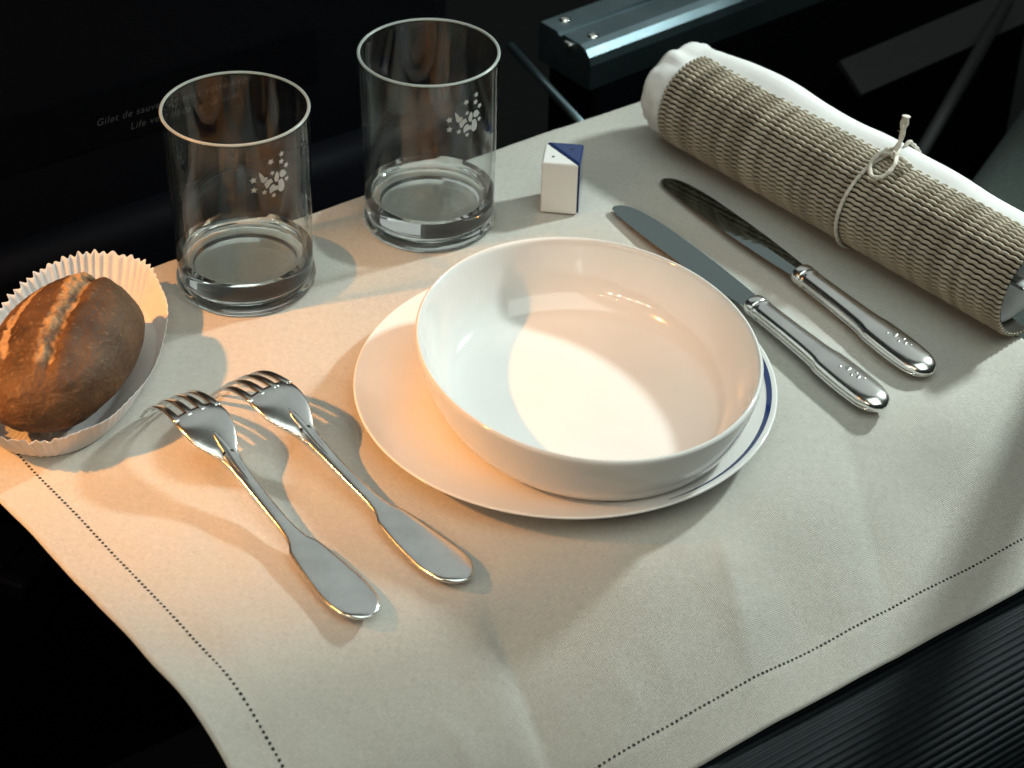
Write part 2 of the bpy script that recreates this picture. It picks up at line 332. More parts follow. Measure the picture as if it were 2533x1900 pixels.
# ribbed seat the cloth hangs against (near right)
prof = []
arc = 0.0; RR = 46.0; sc0, zc0 = 384.0, -97.0
while arc < 330:
    for k in range(6):
        q = arc + 3.2 * k / 6; h = 1.1 * (abs(math.sin(math.pi * k / 6)) ** 0.6)
        a = q / RR - 0.35
        if a < 1.45: s_, z_ = sc0 + (RR + h) * math.sin(a), zc0 + (RR + h) * math.cos(a)
        else:
            d = (a - 1.45) * RR; s_ = sc0 + (RR + h) * math.sin(1.45) + d * 0.12; z_ = zc0 + (RR + h) * math.cos(1.45) - d
        prof.append((s_, z_))
    arc += 3.2
ts = [-60 + 20 * k for k in range(34)]
V = [TS(t, s_, z_ + 1.6 * noise.noise(Vector((t * 0.012, s_ * 0.01, 3)))) for t in ts for s_, z_ in prof]; n = len(prof)
F = [(i * n + j, i * n + j + 1, (i + 1) * n + j + 1, (i + 1) * n + j) for i in range(len(ts) - 1) for j in range(n - 1)]
o = mesh('passenger_seat', V, F, m_rib); tag(o, 'dark ribbed corduroy seat at lower right, touching the hanging cloth', 'seat')

# ------------------------------------------------------------------ table and cloth
o = mesh('tray_table', [TS(t, s, z) for z in (-22, -3.2) for t, s in ((-104, 4), (306, 4), (306, 262), (-104, 252))], box(0, 1, 0, 1, 0, 1)[1], m_tray, smooth=False); bevel(o, 4)
tag(o, 'dark folding tray table hidden under the linen cloth', 'table')

FOLDS = [(4, -0.14, 286, -5.0, 8, 30, 1), (112, -0.38, 308, 5.0, 10, 32, 1), (200, -0.45, 288, -3.8, 9, 26, 1), (60, -0.2, 335, 1.2, 5, 12, 1), (150, -0.3, 345, 1.2, 4, 14, -1), (38, 0.05, 330, 1.1, 7, 9, 1), (-40, 0.1, 318, 1.6, 9, 16, 1)]
def rel(t, s):
    """creases and ripples of the cloth, never above the flat table where things stand"""
    z = 0.9 * (noise.noise(Vector((t * 0.014, s * 0.014, 0.3))) - 0.55)
    z += 0.35 * (noise.noise(Vector((t * 0.04, s * 0.04, 5.0))) - 0.4)
    f = sm((s - 262) / 60)
    z += f * (1 - 0.7 * sm((s - 360) / 30)) * 3.0 * noise.noise(Vector((t * 0.022, s * 0.010, 8.0)))
    for t0, dr, s0, A, wa, wb, sg in FOLDS:
        x = (t - t0 - dr * (s - s0)) * sg
        g = math.exp(-x / wb) if x > 0 else math.exp(x / wa)
        z += A * sm((s - s0 + 8) / 26) * g * (1 - 0.9 * sm((s - 340) / 34))
    # dimples by the near-left corner
    e = math.exp(-((t + 82) / 26) ** 2 - ((s - 190) / 55) ** 2); z -= 1.0 * e * (0.5 + noise.noise(Vector((t * 0.05, s * 0.03, 2))))
    x = t + 58 + 0.25 * (s - 170); z += 0.8 * math.exp(-(x / 7) ** 2) * math.exp(-((s - 180) / 45) ** 2)
    z += 0.14 * noise.noise(Vector((t * 0.13, s * 0.13, 4.0))) + 0.45 * sm((s - 368.0) / 1.5) + 0.35 * sm((-114.5 - t) / 1.5)
    # free left edge, rippling in the air
    e = sm((-100 - t) / 24); z -= e * (1.0 + 1.8 * noise.noise(Vector((s * 0.03, 0.5, 9))))
    return z
def column(t):
    k = sm((t + 110) / 230)
    s0 = 262 + (286 - 262) * k; a1 = R(35 - 6 * k); a2 = R(16 * (1 - k))
    pts = []; s_, z_ = 0.0, 0.0; st = 2.0; S = []
    q = -16.0
    # short turn-down over the back edge
    while q < 0: S.append((q, (q * 0.35, -0.06 * q * q))); q += st
    q = 0.0
    while q <= 396:
        S.append((q, (s_, z_)))
        u = q - s0; a = 0.0 if u < -12 else a1 * sm((u + 12) / 46) + a2 * sm((u - 40) / 55)
        s_ += st * math.cos(a); z_ -= st * math.sin(a); q += st
    return S
TV = [-136 + 2.5 * i for i in range(184)]
S_END = 389.0
V, F, UVs, GRID = [], [], [], {}
nrow = None
for i, t in enumerate(TV):
    S = column(t); S = [x for x in S if x[0] <= S_END]; nrow = len(S)
    for j, (q, (s_, z_)) in enumerate(S):
        tt = t + (3 + 10 * (q - 123) / 136) * max(0, 1 - i / 60)
        jag = 0.5 * noise.noise(Vector((q * 0.05, 0, 0))) if i < 3 else 0
        V.append(TS(tt + jag, s_, z_ + rel(t, q))); UVs.append((t * MM, q * MM))
F = [(i * nrow + j, (i + 1) * nrow + j, (i + 1) * nrow + j + 1, i * nrow + j + 1) for i in range(len(TV) - 1) for j in range(nrow - 1)]
cloth = mesh('tablecloth', V, F, m_linen)
ul = cloth.data.uv_layers.new(name='UVMap')
for lp in cloth.data.loops: ul.data[lp.index].uv = UVs[lp.vertex_index]
solid(cloth, 0.7)
tag(cloth, 'pale linen tablecloth with hemstitched border, draped over the tray', 'tablecloth')
def on_cloth(t, q):
    i = (t - TV[0]) / 2.5; i0 = max(0, min(len(TV) - 2, int(i))); fi = i - i0
    j = (q + 16) / 2.0; j0 = max(0, min(nrow - 2, int(j))); fj = j - j0
    g = lambda a, b_: V[a * nrow + b_]
    P = (g(i0, j0) * (1 - fi) + g(i0 + 1, j0) * fi) * (1 - fj) + (g(i0, j0 + 1) * (1 - fi) + g(i0 + 1, j0 + 1) * fi) * fj
    nn = (g(i0 + 1, j0) - g(i0, j0)).cross(g(i0, j0 + 1) - g(i0, j0)).normalized()
    if nn.z < 0: nn = -nn
    return P, nn
HV, HF = [], []
def stitch(t, q, rr):
    P, nn = on_cloth(t, q); a = nn.orthogonal().normalized(); c = nn.cross(a); b0 = len(HV)
    for k in range(7): HV.append(P + nn * 0.12 + (a * math.cos(k * 2 * math.pi / 7) + c * math.sin(k * 2 * math.pi / 7)) * rr * random.uniform(0.85, 1.15))
    HF.append(tuple(range(b0, b0 + 7)))
q = -10.0
while q < 367: stitch(-114.5, q, 0.68 + 0.12 * random.random()); q += 2.45
t = -114.5
while t < 318: stitch(t, 368.0, 0.6 + 0.15 * random.random()); t += 2.3
# second row of threads pulled tight, a shade finer
hs = mesh('hemstitch', HV, HF, m_hole, cloth, smooth=False); hs['kind'] = 'stuff'

# ------------------------------------------------------------------ porcelain
PL = Vector((24.1, -12.3, 0))
pr = [(0, 2.6), (40, 2.6), (62, 3.0), (72, 4.2), (82, 7.4), (90, 10.6), (94.2, 12.4), (95.2, 12.7), (95.7, 12.3), (95.2, 11.5), (90, 8.8), (78, 4.4), (68, 1.8), (62, 1.0), (60, 0.2), (57.5, 0.2), (57, 1.0), (0, 1.2)]
P = [(v[0], v[1]) for v in spline([(a, b_, 0) for a, b_ in pr], 4)]; P[0] = (0, 2.6); P[-1] = (0, 1.2)
plate = empty('dinner_plate', PL); tag(plate, 'white porcelain plate with blue crescent line, under the oval bowl', 'plate')
mesh('plate_body', *lathe(P, 128), m_porc, plate)
def plate_z(r): return interp([(72, 4.2), (82, 7.4)], r) if r < 82 else (7.4 + (r - 82) * 0.4 if r < 90 else 10.6 + (r - 90) * 0.43)
V, F = [], []
n = 60
for k in range(n + 1):
    a = R(-62 + 150 * k / n); wd = 2.1 * math.sin(math.pi * k / n) ** 0.8 + 0.35
    ro = 93.9 - 2.2 * (1 - math.sin(math.pi * min(1, k / n * 1.2) / 2)) if k < n * 0.8 else 93.9
    for r in (ro, ro - wd * 0.5, ro - wd): V.append((r * math.cos(a), r * math.sin(a), plate_z(r) + 0.22))
F = [(3 * k + j, 3 * k + j + 1, 3 * k + j + 4, 3 * k + j + 3) for k in range(n) for j in range(2)]
mesh('blue_crescent', V, F, m_blue, plate)

BA, BB = 86.8, 74.5                          # half axes of the oval rim
pr = [(0, 4.2), (0.52, 4.2), (0.69, 4.6), (0.785, 6.8), (0.855, 12.5), (0.90, 20), (0.932, 29), (0.956, 38), (0.969, 41.6), (0.985, 43.0), (0.998, 42.0), (1.0, 40.2), (0.992, 36), (0.974, 29), (0.945, 20), (0.905, 12), (0.855, 5.8), (0.80, 2.6), (0.765, 1.4), (0.755, 0.1), (0.725, 0.1), (0.715, 1.2), (0, 1.4)]
P = [(v[0], v[1]) for v in spline([(a, b_ * 0.01, 0) for a, b_ in pr], 5)]
P = [(max(a, 0), b_ * 100 * 0.84) for a, b_ in P]; P[0] = (0, 4.2 * 0.84); P[-1] = (0, 1.4 * 0.84)
bowl = mesh('oval_bowl', *lathe(P, 160, BA, BB), m_porc, loc=(33.0, -18.4, 2.9)); bowl.rotation_euler = (0, 0, R(-64.6))
tag(bowl, 'deep oval white porcelain bowl standing on the plate', 'bowl')

# ------------------------------------------------------------------ glasses
def star(cx, cy, r, rot):
    return [(cx + (r if k % 2 == 0 else r * 0.45) * math.cos(rot + k * math.pi / 5), cy + (r if k % 2 == 0 else r * 0.45) * math.sin(rot + k * math.pi / 5)) for k in range(10)]
def glass(cx, cy, label, zrot):
    g = empty('drinking_glass', (cx, cy, 0), zrot); tag(g, label, 'glass', 'two clear tumblers at the back of the table')
    pr = [(0, 0.9), (24, 0.9), (28, 0.15), (32.6, 0.15), (33.8, 1.2), (34.1, 3.4), (33.7, 5.6), (32.7, 7.2), (32.5, 8.4), (32.9, 10.0), (33.0, 13), (33.3, 30), (33.9, 55), (34.6, 82), (34.95, 94.2), (34.75, 95.4), (34.2, 95.9), (33.65, 95.4), (33.4, 94.2), (33.0, 82), (32.2, 55), (31.4, 30), (30.6, 20), (29.0, 16.2), (25.5, 14.2), (18, 13.5), (0, 13.2)]
    P = [(max(v[0], 0), v[1]) for v in spline([(a, b_, 0) for a, b_ in pr], 3)]; P[0] = (0, 0.9); P[-1] = (0, 13.2)
    o = mesh('vessel', *lathe(P, 128), m_glass, g); o.cycles.is_caustics_caster = True
    o.data.materials.append(m_wall)
    for f_ in o.data.polygons:
        if f_.center.z > 0.0168: f_.material_index = 1
    V, F = [], []
    for i in range(96):
        a = 2 * math.pi * i / 96
        for j in range(10):
            b_ = 2 * math.pi * j / 10; rr = 34.2 + 0.8 * math.cos(b_); V.append((rr * math.cos(a), rr * math.sin(a), 95.45 + 0.62 * math.sin(b_)))
    F = [(i * 10 + j, (i + 1) % 96 * 10 + j, (i + 1) % 96 * 10 + (j + 1) % 10, i * 10 + (j + 1) % 10) for i in range(96) for j in range(10)]
    mesh('rim', V, F, m_rim, g)
    K = 0.0193; V, F = [], []
    polys = [star((x - 808) * K, -(y - 885) * K, r, a) for x, y, r, a in ((1140, 360, 1.75, .4), (835, 480, 1.85, .9), (1125, 565, 1.75, 1.3), (1265, 720, 1.7, 1.0), (380, 890, 1.95, .5), (385, 1165, 1.9, 1.5), (640, 1280, 1.6, .2), (870, 800, 1.5, .8), (1265, 1100, 1.6, 1.2), (880, 1430, 1.5, .3))]
    sh = [[(520, 690), (585, 750), (650, 850), (600, 885), (545, 870)], [(550, 890), (690, 865), (745, 890), (715, 965), (640, 1010), (580, 990)],
          [(640, 1040), (740, 960), (830, 940), (875, 1050), (800, 1080), (740, 1170), (690, 1190)],
          [(990, 785), (1035, 870), (1040, 980), (1000, 1090), (930, 1060), (910, 980), (925, 900)], [(1060, 850), (1130, 800), (1200, 825), (1275, 940), (1200, 1000), (1110, 1010), (1060, 950)],
          [(770, 1200), (830, 1130), (900, 1120), (930, 1190), (1000, 1180), (1010, 1300), (880, 1310), (800, 1355), (770, 1330)],
          [(1020, 1060), (1130, 1040), (1175, 1150), (1195, 1270), (1160, 1370), (1080, 1405), (1010, 1340)]]
    polys += [[((x - 808) * K, -(y - 885) * K) for x, y in s] for s in sh]
    for pg in polys:
        b0 = len(V); cxx = sum(p[0] for p in pg) / len(pg); cyy = sum(p[1] for p in pg) / len(pg)
        for u, v in [(cxx, cyy)] + pg:
            zz = 76.5 + v; rr = 34.6 + (zz - 82) * 0.027 + 0.12; a = u / rr
            V.append((rr * math.cos(a), rr * math.sin(a), zz))
        F += [(b0, b0 + 1 + k, b0 + 1 + (k + 1) % len(pg)) for k in range(len(pg))]
    e = mesh('etched_emblem', V, F, m_etch, g, smooth=False); e['label'] = 'frosted winged emblem among small stars'
    return g
glass(-131.7, 80.8, 'clear tumbler with frosted star emblem, beside the bread', R(-57.4))
glass(-44.5, 140.0, 'clear tumbler with frosted star emblem, between bowl and shakers, further back', R(-57.2))

# ------------------------------------------------------------------ salt and pepper
def prism(name, pts, m, label):
    g = empty(name, (23.2, 157.2, 0.05), R(-6.0)); tag(g, label, 'shaker')
    n = len(pts); V = [(x, y, z) for z in (0, 30) for x, y in pts]
    F = [tuple(range(n))[::-1], tuple(range(n, 2 * n))] + [(i, (i + 1) % n, (i + 1) % n + n, i + n) for i in range(n)]
    bevel(mesh('shaker_body', V, F, m, g, smooth=False), 1.1, 4); return g
wsh = prism('salt_shaker', [(-9.9, -10.7), (9.2, -10.7), (-9.9, 9.9)], m_white, 'white three sided salt shaker, pushed against the blue one')
psh = prism('pepper_shaker', [(9.9, -10.2), (9.9, 10.7), (-9.2, 10.7)], m_blue, 'cobalt blue three sided pepper shaker behind the white one')
for g, pts in ((psh, [(4.2, 4.6)]), (wsh, [(-4.6, -4.2)])):
    for x, y in pts:
        Vv, Ff = lathe([(0, 0.06), (0.55, 0.06), (0.8, 0.0)], 12); mesh('hole', [(a + x, b_ + y, c + 30.02) for a, b_, c in Vv], Ff, m_hole, g)

# ------------------------------------------------------------------ forks (backs up, resting on tine tips and handle end)
ZF = [(0, 1.0), (3, 4.6), (8, 10.2), (15, 16.2), (24, 20.6), (34, 22.4), (44, 21.8), (56, 18.0), (68, 13.6), (85, 9.4), (105, 6.2), (130, 3.8), (150, 2.9), (172, 3.6)]
def zf(x):
    v = None
    for (a, u), (b_, w_) in zip(ZF, ZF[1:]):
        if a <= x <= b_: return u + (w_ - u) * (x - a) / (b_ - a)
    return ZF[-1][1] if x > 0 else ZF[0][1]
ZS = spline([(a, b_, 0) for a, b_ in ZF], 8)
def zfs(x):
    for p, q_ in zip(ZS, ZS[1:]):
        if p.x <= x <= q_.x and q_.x > p.x: return p.y + (q_.y - p.y) * (x - p.x) / (q_.x - p.x)
    return zf(x)
def loft_part(xs, hw, th, crown, n=20):
    rings = []
    for x in xs:
        w_, t_, z = hw(x), th(x), zfs(x); rg = []
        for k in range(n):
            a = 2 * math.pi * k / n; c, s_ = math.cos(a), math.sin(a)
            y = w_ * math.copysign(abs(c) ** 0.62, c); zz = t_ * math.copysign(abs(s_) ** 0.5, s_)
            rg.append((x, y, z + zz - crown(x) * (y / max(w_, .01)) ** 2))
        rings.append(rg)
    return ring_loft(rings)
def make_fork():
    f = empty('fork')
    hw = lambda x: interp([(34, 11.3), (42, 11.8), (50, 10.9), (57, 8.0), (63, 4.9), (70, 3.7)], x)
    mesh('head', *loft_part([35 + 1.2 * k for k in range(30)], hw, lambda x: interp([(34, 0.9), (60, 1.3), (70, 1.7)], x), lambda x: interp([(34, 1.3), (70, 0.3)], x), 24), m_silver_b, f)
    hh = lambda x: interp([(62, 3.2), (66, 3.5), (70, 3.7), (80, 3.2), (104, 3.3), (116, 4.6), (121, 7.0), (126, 7.9), (140, 9.6), (152, 10.4), (161, 9.4), (166, 7.0), (169, 4.2), (170.6, 1.2)], x)
    xs = [62, 64, 66, 68] + [69 + 1.5 * k for k in range(60)] + [159.5 + 0.9 * k for k in range(1, 12)] + [170, 170.5]
    h = mesh('handle', *loft_part(xs, hh, lambda x: interp([(69, 1.7), (90, 1.7), (120, 1.4), (165, 1.3), (170.6, 0.5)], x), lambda x: 0.25, 24), m_silver_b, f)
    # drop of the neck: a raised tongue running onto the back of the head
    rings = []
    for k in range(14):
        x = 50 + 2.6 * k; w_ = interp([(50, 0.3), (54, 1.6), (62, 2.0), (76, 1.4), (84, 0.3)], x); z = zfs(x) + interp([(50, 0.5), (56, 1.0), (70, 1.35), (84, 1.0)], x)
        rings.append([(x, w_ * math.cos(2 * math.pi * j / 10), z + 0.55 * math.sin(2 * math.pi * j / 10)) for j in range(10)])
    mesh('rat_tail', *ring_loft(rings), m_silver_b, f)
    for i in range(4):
        yc = (i - 1.5) * 6.35; rings = []
        for k in range(20):
            x = 38.0 * (1 - k / 19) + 0.2; w_ = interp([(0, 0.75), (4, 1.25), (20, 1.7), (34, 1.95), (38, 2.1)], x); t_ = interp([(0, 0.55), (8, 0.95), (38, 1.0)], x)
            y0 = yc * (0.90 + 0.10 * x / 38); cr = 1.2 * (yc / 11.3) ** 2
            rings.append([(x, y0 + w_ * math.copysign(abs(math.cos(a)) ** .7, math.cos(a)), zfs(x) - cr + t_ * math.copysign(abs(math.sin(a)) ** .7, math.sin(a))) for a in [2 * math.pi * j / 10 for j in range(10)]])
        mesh('tine', *ring_loft(rings), m_silver_b, f)
    return f
fork = make_fork()
fork.location = Vector((-159.0, -26.5, 0.3)) * MM; fork.rotation_euler = (0, 0, math.atan2(-133.0, 104.5))
tag(fork, 'silver fork lying tines down, nearest the bread and cloth edge', 'fork', 'two silver forks left of the plate')
f2 = copy_tree(fork); f2.location = Vector((-131.5, -12.0, 0.3)) * MM; f2.rotation_euler = (0, 0, math.atan2(-125.0, 115.0))
f2['label'] = 'silver fork lying tines down, next to the plate rim'

# ------------------------------------------------------------------ knives
def make_knife():
    kn = empty('table_knife')
    # blade outline (x from tip, left edge, right edge)
    out = [(0.0, -4.6, -3.4), (0.8, -5.9, -0.8), (3, -6.8, 1.6), (7, -7.4, 3.6), (14, -7.9, 5.4), (26, -8.2, 6.8), (45, -8.1, 7.4), (70, -7.4, 7.3), (92, -6.2, 6.4), (104, -5.2, 5.6), (112, -4.6, 4.9)]
    O = spline([(a, b_, c) for a, b_, c in out], 5); rings = []
    for p in O:
        x, l, r = p; th = interp([(0, 0.35), (60, 0.75), (112, 1.3)], x); z = 4.6 - 0.008 * x * 0 + interp([(0, -2.6), (112, 0.4)], x)
        rings.append([(x, l, z), (x, l + (r - l) * 0.5, z + th), (x, r - 0.5, z + th * 1.1), (x, r, z), (x, r - 0.5, z - th), (x, l + (r - l) * 0.5, z - th)])
    mesh('blade', *ring_loft(rings), m_steel, kn, smooth=False)
    def loft(xs, hw, th, n=28, zc=5.3):
        rings = []
        for x in xs:
            rings.append([(x, hw(x) * math.copysign(abs(math.cos(a)) ** 0.85, math.cos(a)), zc + th(x) * math.copysign(abs(math.sin(a)) ** 0.9, math.sin(a))) for a in [2 * math.pi * j / n for j in range(n)]])
        return ring_loft(rings)
    cw = lambda x: interp([(110, 5.0), (110.6, 5.9), (113, 6.3), (115.4, 5.9), (116, 5.2)], x)
    mesh('collar', *loft([110 + 0.5 * k for k in range(13)], cw, lambda x: cw(x) * 0.80), m_silver, kn)
    hw = lambda x: interp([(115.6, 5.4), (117, 6.3), (119, 6.0), (130, 6.1), (150, 6.7), (163, 7.5), (168, 8.6), (185, 9.1), (196, 8.6), (202, 6.9), (205.5, 4.2), (207, 1.0)], x)
    ht = lambda x: interp([(115.6, 4.4), (117, 5.0), (119, 4.7), (150, 5.0), (185, 5.2), (200, 4.6), (205.5, 2.6), (207, 0.7)], x)
    xs = [115.6 + 0.5 * k for k in range(8)] + [120 + 1.6 * k for k in range(48)] + [196.5 + 0.8 * k for k in range(12)] + [206.2, 206.7, 207]
    h = mesh('handle', *loft(xs, hw, ht), m_silver, kn)
    # thread moulding round the handle
    for sg in (-1, 1):
        Pth = [(x, sg * (hw(x) - 0.15), 5.3 - 0.9) for x in xs[8:-6]]
        mesh('thread_moulding', *tube(Pth, 0.75, 8), m_silver, kn)
    V, F = [], []
    for x, y, r in ((180, 0.6, 1.7), (184.5, -1.2, 1.0), (184.6, 2.0, 1.0), (187.5, 0.4, 1.3), (177, -1.6, .8), (190, 1.8, .7)):
        Vv, Ff = lathe([(0, 0.75), (r * 0.6, 0.6), (r, 0.1)], 10); b0 = len(V)
        V += [(a + x, b_ + y, c + 5.3 + ht(x) * (1 - (y / hw(x)) ** 2) ** 0.5 - 0.25) for a, b_, c in Vv]; F += [tuple(i + b0 for i in f) for f in Ff]
    mesh('engraving', V, F, m_silver, h)
    return kn
knife = make_knife()
knife.location = Vector((54.0, 154.0, 0)) * MM; knife.rotation_euler = (0, 0, math.atan2(-172, 114.5))
tag(knife, 'silver handled table knife with dark blade, partly behind the bowl', 'knife', 'two table knives right of the plate')
k2 = copy_tree(knife); k2.location = Vector((80.0, 182.0, 0)) * MM; k2.rotation_euler = (0, 0, math.atan2(-173, 114))
k2['label'] = 'silver handled table knife whose blade mirrors the rolled straw mat'

# ------------------------------------------------------------------ rolled straw mat, napkin and twine
RA = R(-48.65); DR = Vector((math.cos(RA), math.sin(RA), 0)); NR = Vector((math.sin(RA), -math.cos(RA), 0))   # NR points to the near left
A0 = Vector((92.7, 223.3, 0)); RM = 25.2; LEN = 231.0
def cyl(a, th, r): return A0 + DR * a + NR * (r * math.cos(th)) + Vector((0, 0, RM + 0.6 + r * math.sin(th)))
# local frame for the mat: x along the roll, y towards the near left, z up, turned about x
mat_root = empty('straw_mat', A0 + Vector((0, 0, RM + 0.6)), 0)
mat_root.matrix_world = Matrix.Translation((A0 + Vector((0, 0, RM + 0.6))) * MM) @ Matrix((DR, NR, Vector((0, 0, 1)))).transposed().to_4x4()
tag(mat_root, 'ribbed straw mat rolled round a napkin, right of the knives', 'mat')
n = 40; V = []; T0, T1 = R(-96), R(127)
for a in (0.6, LEN * 0.5, LEN - 0.6):
    for k in range(n + 1):
        th = T0 + (T1 - T0) * k / n; V.append((a, (RM - 1.4) * math.cos(th), (RM - 1.4) * math.sin(th)))
F = [(i * (n + 1) + k, i * (n + 1) + k + 1, (i + 1) * (n + 1) + k + 1, (i + 1) * (n + 1) + k) for i in range(2) for k in range(n)]
solid(mesh('backing', V, F, m_backing, mat_root), 0.6)
PITCHC = R(6.3); PER = 5.4
def cord_mesh(ph):
    P = []; st = PER / 8; k = 0; x = 0.0
    while x <= LEN:
        u = 2 * math.pi * x / PER + ph
        P.append((x, (RM - 0.75) + 0.34 * math.cos(u), 0.23 * math.sin(u))); x += st
    V, F = tube(P, lambda q: 0.98, 6)
    return V, F
protos = []
th = T0 + R(1.5); k = 0
while th < T1:
    if k < 36:
        Vv, Ff = cord_mesh(-k * 2 * math.pi / 36); c = mesh('cord', Vv, Ff, m_cord, mat_root); protos.append(c)
    else:
        c = bpy.data.objects.new('cord', protos[k % 36].data); C.objects.link(c); c.parent = mat_root
    c.rotation_euler = (th, 0, 0)
    c.location = Vector((random.uniform(-0.12, 0.12), 0, 0)) * MM
    th += PITCHC; k += 1
# napkin: uneven tube inside, spilling over the back of the mat and out at the far end
V, na, nn_ = [], 130, 72
BUL = [(0, 4.6), (25, 7.0), (50, 8.0), (78, 6.2), (100, 5.6), (130, 6.8), (160, 6.2), (200, 4.6), (231, 3.8)]
def nap_r(a, th):
    d = math.degrees(th) % 360
    f = sm((d - 96) / 30) * (1 - sm((d - 215) / 40))
    r = RM - 2.4 + f * (2.4 + interp(BUL, a) + 0.9 * noise.noise(Vector((a * 0.03, d * 0.012, 1))))
    e = sm((3 - a) / 10)                                      # crumpled end sticking out
    r += e * (0.4 + 2.6 * noise.noise(Vector((math.cos(th) * 1.7, math.sin(th) * 1.7, a * 0.06 + 4))) + 1.5 * noise.noise(Vector((math.cos(th) * 4, math.sin(th) * 4, a * 0.1))))
    return r
rings = []
for i in range(na + 1):
    a = -14.5 + (LEN - 10 + 14.5) * i / na
    rings.append([cyl(a, 2 * math.pi * k / nn_, nap_r(a, 2 * math.pi * k / nn_)) for k in range(nn_)])
pre = []
for q, sc_ in ((-16.6, 0.93), (-17.2, 0.80), (-15.6, 0.66), (-13.2, 0.60), (-15.0, 0.5), (-15.2, 0.36), (-12.5, 0.26)):
    pre.insert(0, [cyl(q + 1.2 * noise.noise(Vector((k * 0.15, q, 2))), 2 * math.pi * k / nn_, nap_r(-14.5, 2 * math.pi * k / nn_) * (sc_ + 0.05 * math.sin(k * 2 * math.pi / nn_))) for k in range(nn_)])
post = [[cyl(LEN - 10 - q, 2 * math.pi * k / nn_, nap_r(LEN - 10, 2 * math.pi * k / nn_) * s_) for k in range(nn_)] for q, s_ in ((-0.5, 0.95), (3, 0.88), (34, 0.85))]
for ring in pre + rings + post:
    for p in ring: p.z = max(p.z, 0.3)
nap = mesh('rolled_napkin', *ring_loft(pre + rings + post), m_napkin)
tag(nap, 'white cloth napkin rolled up inside the straw mat', 'napkin')
sp_ = empty('teaspoon', A0 + DR * (LEN - 6) + Vector((0, 0, RM)), RA); tag(sp_, 'bright metal spoon handle tucked into the near end of roll', 'spoon')
bevel(mesh('handle', *box(-24, 3, -4, 4, -1, 1), m_silver, sp_), 0.8)
# twine
TA = 130.0
tw = empty('twine', cyl(TA, 0, 0)); tag(tw, 'off white twine tied in a bow round the straw mat', 'twine')
off = -Vector(cyl(TA, 0, 0))
def tmesh(name, P, r, m=m_twine):
    P = spline(P, 6); Vv, Ff = tube(P, r, 10, 0.16); mesh(name, [Vector(v) + off for v in Vv], Ff, m, tw)
tmesh('wrap', [cyl(TA + 3.0 * math.sin(R(d) * 0.7), R(d), (RM + 1.5) if d < 118 else RM + 8.5) for d in range(-88, 178, 6)], 1.0)
kt = R(92); kr = RM + 2.2
tmesh('knot', [cyl(TA + 2, kt - .10, kr), cyl(TA + 4.5, kt, kr + 1.6), cyl(TA + 7, kt + .12, kr + .8), cyl(TA + 5, kt + .2, kr + 2.2), cyl(TA + 2.5, kt + .06, kr + 2.8), cyl(TA + 4.5, kt - .1, kr + 2)], 1.3)
tmesh('bow_loop', [cyl(TA + 4, kt + .02, kr + 2.4), cyl(TA + 2.5, kt - .22, kr + 2.6), cyl(TA + 4.2, kt - .46, kr + 1.6), cyl(TA + 9.5, kt - .60, kr + 1.3), cyl(TA + 14.6, kt - .50, kr + 2.0), cyl(TA + 14.4, kt - .24, kr + 3.2), cyl(TA + 9.6, kt - .02, kr + 3.0), cyl(TA + 5.5, kt + .06, kr + 2.4)], 1.1)
kp = cyl(TA + 5, kt + .12, kr + 2.0)
tmesh('loose_end', [kp, kp + Vector((2.2, 1.5, 3.5)), kp + Vector((3.4, 3.0, 8.5)), kp + Vector((3.6, 3.4, 13.5)), kp + Vector((4.2, 3.8, 18.0))], lambda q: 1.25 + 0.75 * sm((q - 0.45) / 0.4))
tmesh('short_end', [cyl(TA + 6, kt, kr + 2), cyl(TA + 11, kt + .04, kr + 1.6), cyl(TA + 15, kt + .02, kr + 1.8), cyl(TA + 18.5, kt - .03, kr + 1.5)], lambda q: 1.1 + 0.5 * q)
V, F = [], []
for i in range(40):                              # stray fibres on the frayed ends
    b0 = kp + Vector((3.5, 3.2, 0)) + Vector((0, 0, random.uniform(7, 18))); d = Vector((random.uniform(-1, 1), random.uniform(-1, 1), random.uniform(-.2, 1))).normalized() * random.uniform(1.8, 3.8)
    s_ = d.orthogonal().normalized() * 0.07; k = len(V); V += [b0 - s_ + off, b0 + s_ + off, b0 + d + off]; F.append((k, k + 1, k + 2))
mesh('fibres', V, F, m_twine, tw, smooth=False)['kind'] = 'stuff'

# ------------------------------------------------------------------ bread in its fluted paper case
BC = Vector((-201.5, -3.0, 0)); BROT = R(82)
nf, nz, nph = 76, 10, 76 * 8
V = []
def case_pt(ph, v):
    """ph round the case (0 = long axis, far end), v 0 at the base edge to 1 at the rim"""
    ca, sa = math.cos(ph), math.sin(ph)
    ex = 0.86
    bx, by = 59 * math.copysign(abs(ca) ** ex, ca), 33.5 * math.copysign(abs(sa) ** ex, sa)
    rx, ry = 70 * math.copysign(abs(ca) ** ex, ca), 42.5 * math.copysign(abs(sa) ** ex, sa)
    right = sm((-sa - 0.25) / 0.5)                       # the side by the forks is pressed flat
    h = 18.5 - 8.5 * right * (1 - abs(ca) ** 1.5) + 2.5 * max(0, ca) + 1.2 * math.sin(3 * ph + 1)
    x, y = bx + (rx - bx) * v, by + (ry - by) * v
    am = (1.25 * (0.25 + 0.75 * v)) * (1 - 0.85 * right)
    d = Vector((ca, sa * 1.4)).normalized(); w_ = am * (0.75 + 0.6 * noise.noise(Vector((ca * 4, sa * 4, 1)))) * math.sin(nf * ph + 1.6 * noise.noise(Vector((ca * 2.5, sa * 2.5, 7)))) + 1.6 * v * noise.noise(Vector((ca * 2.2, sa * 2.2, 4)))
    return Vector((x + d.x * w_, y + d.y * w_ + 3.2 * right * v, 0.6 + h * v + (0.4 * math.sin(nf * ph) + 0.5 * math.sin(nf * ph * 0.5 + 1)) * v * (1 - right)))
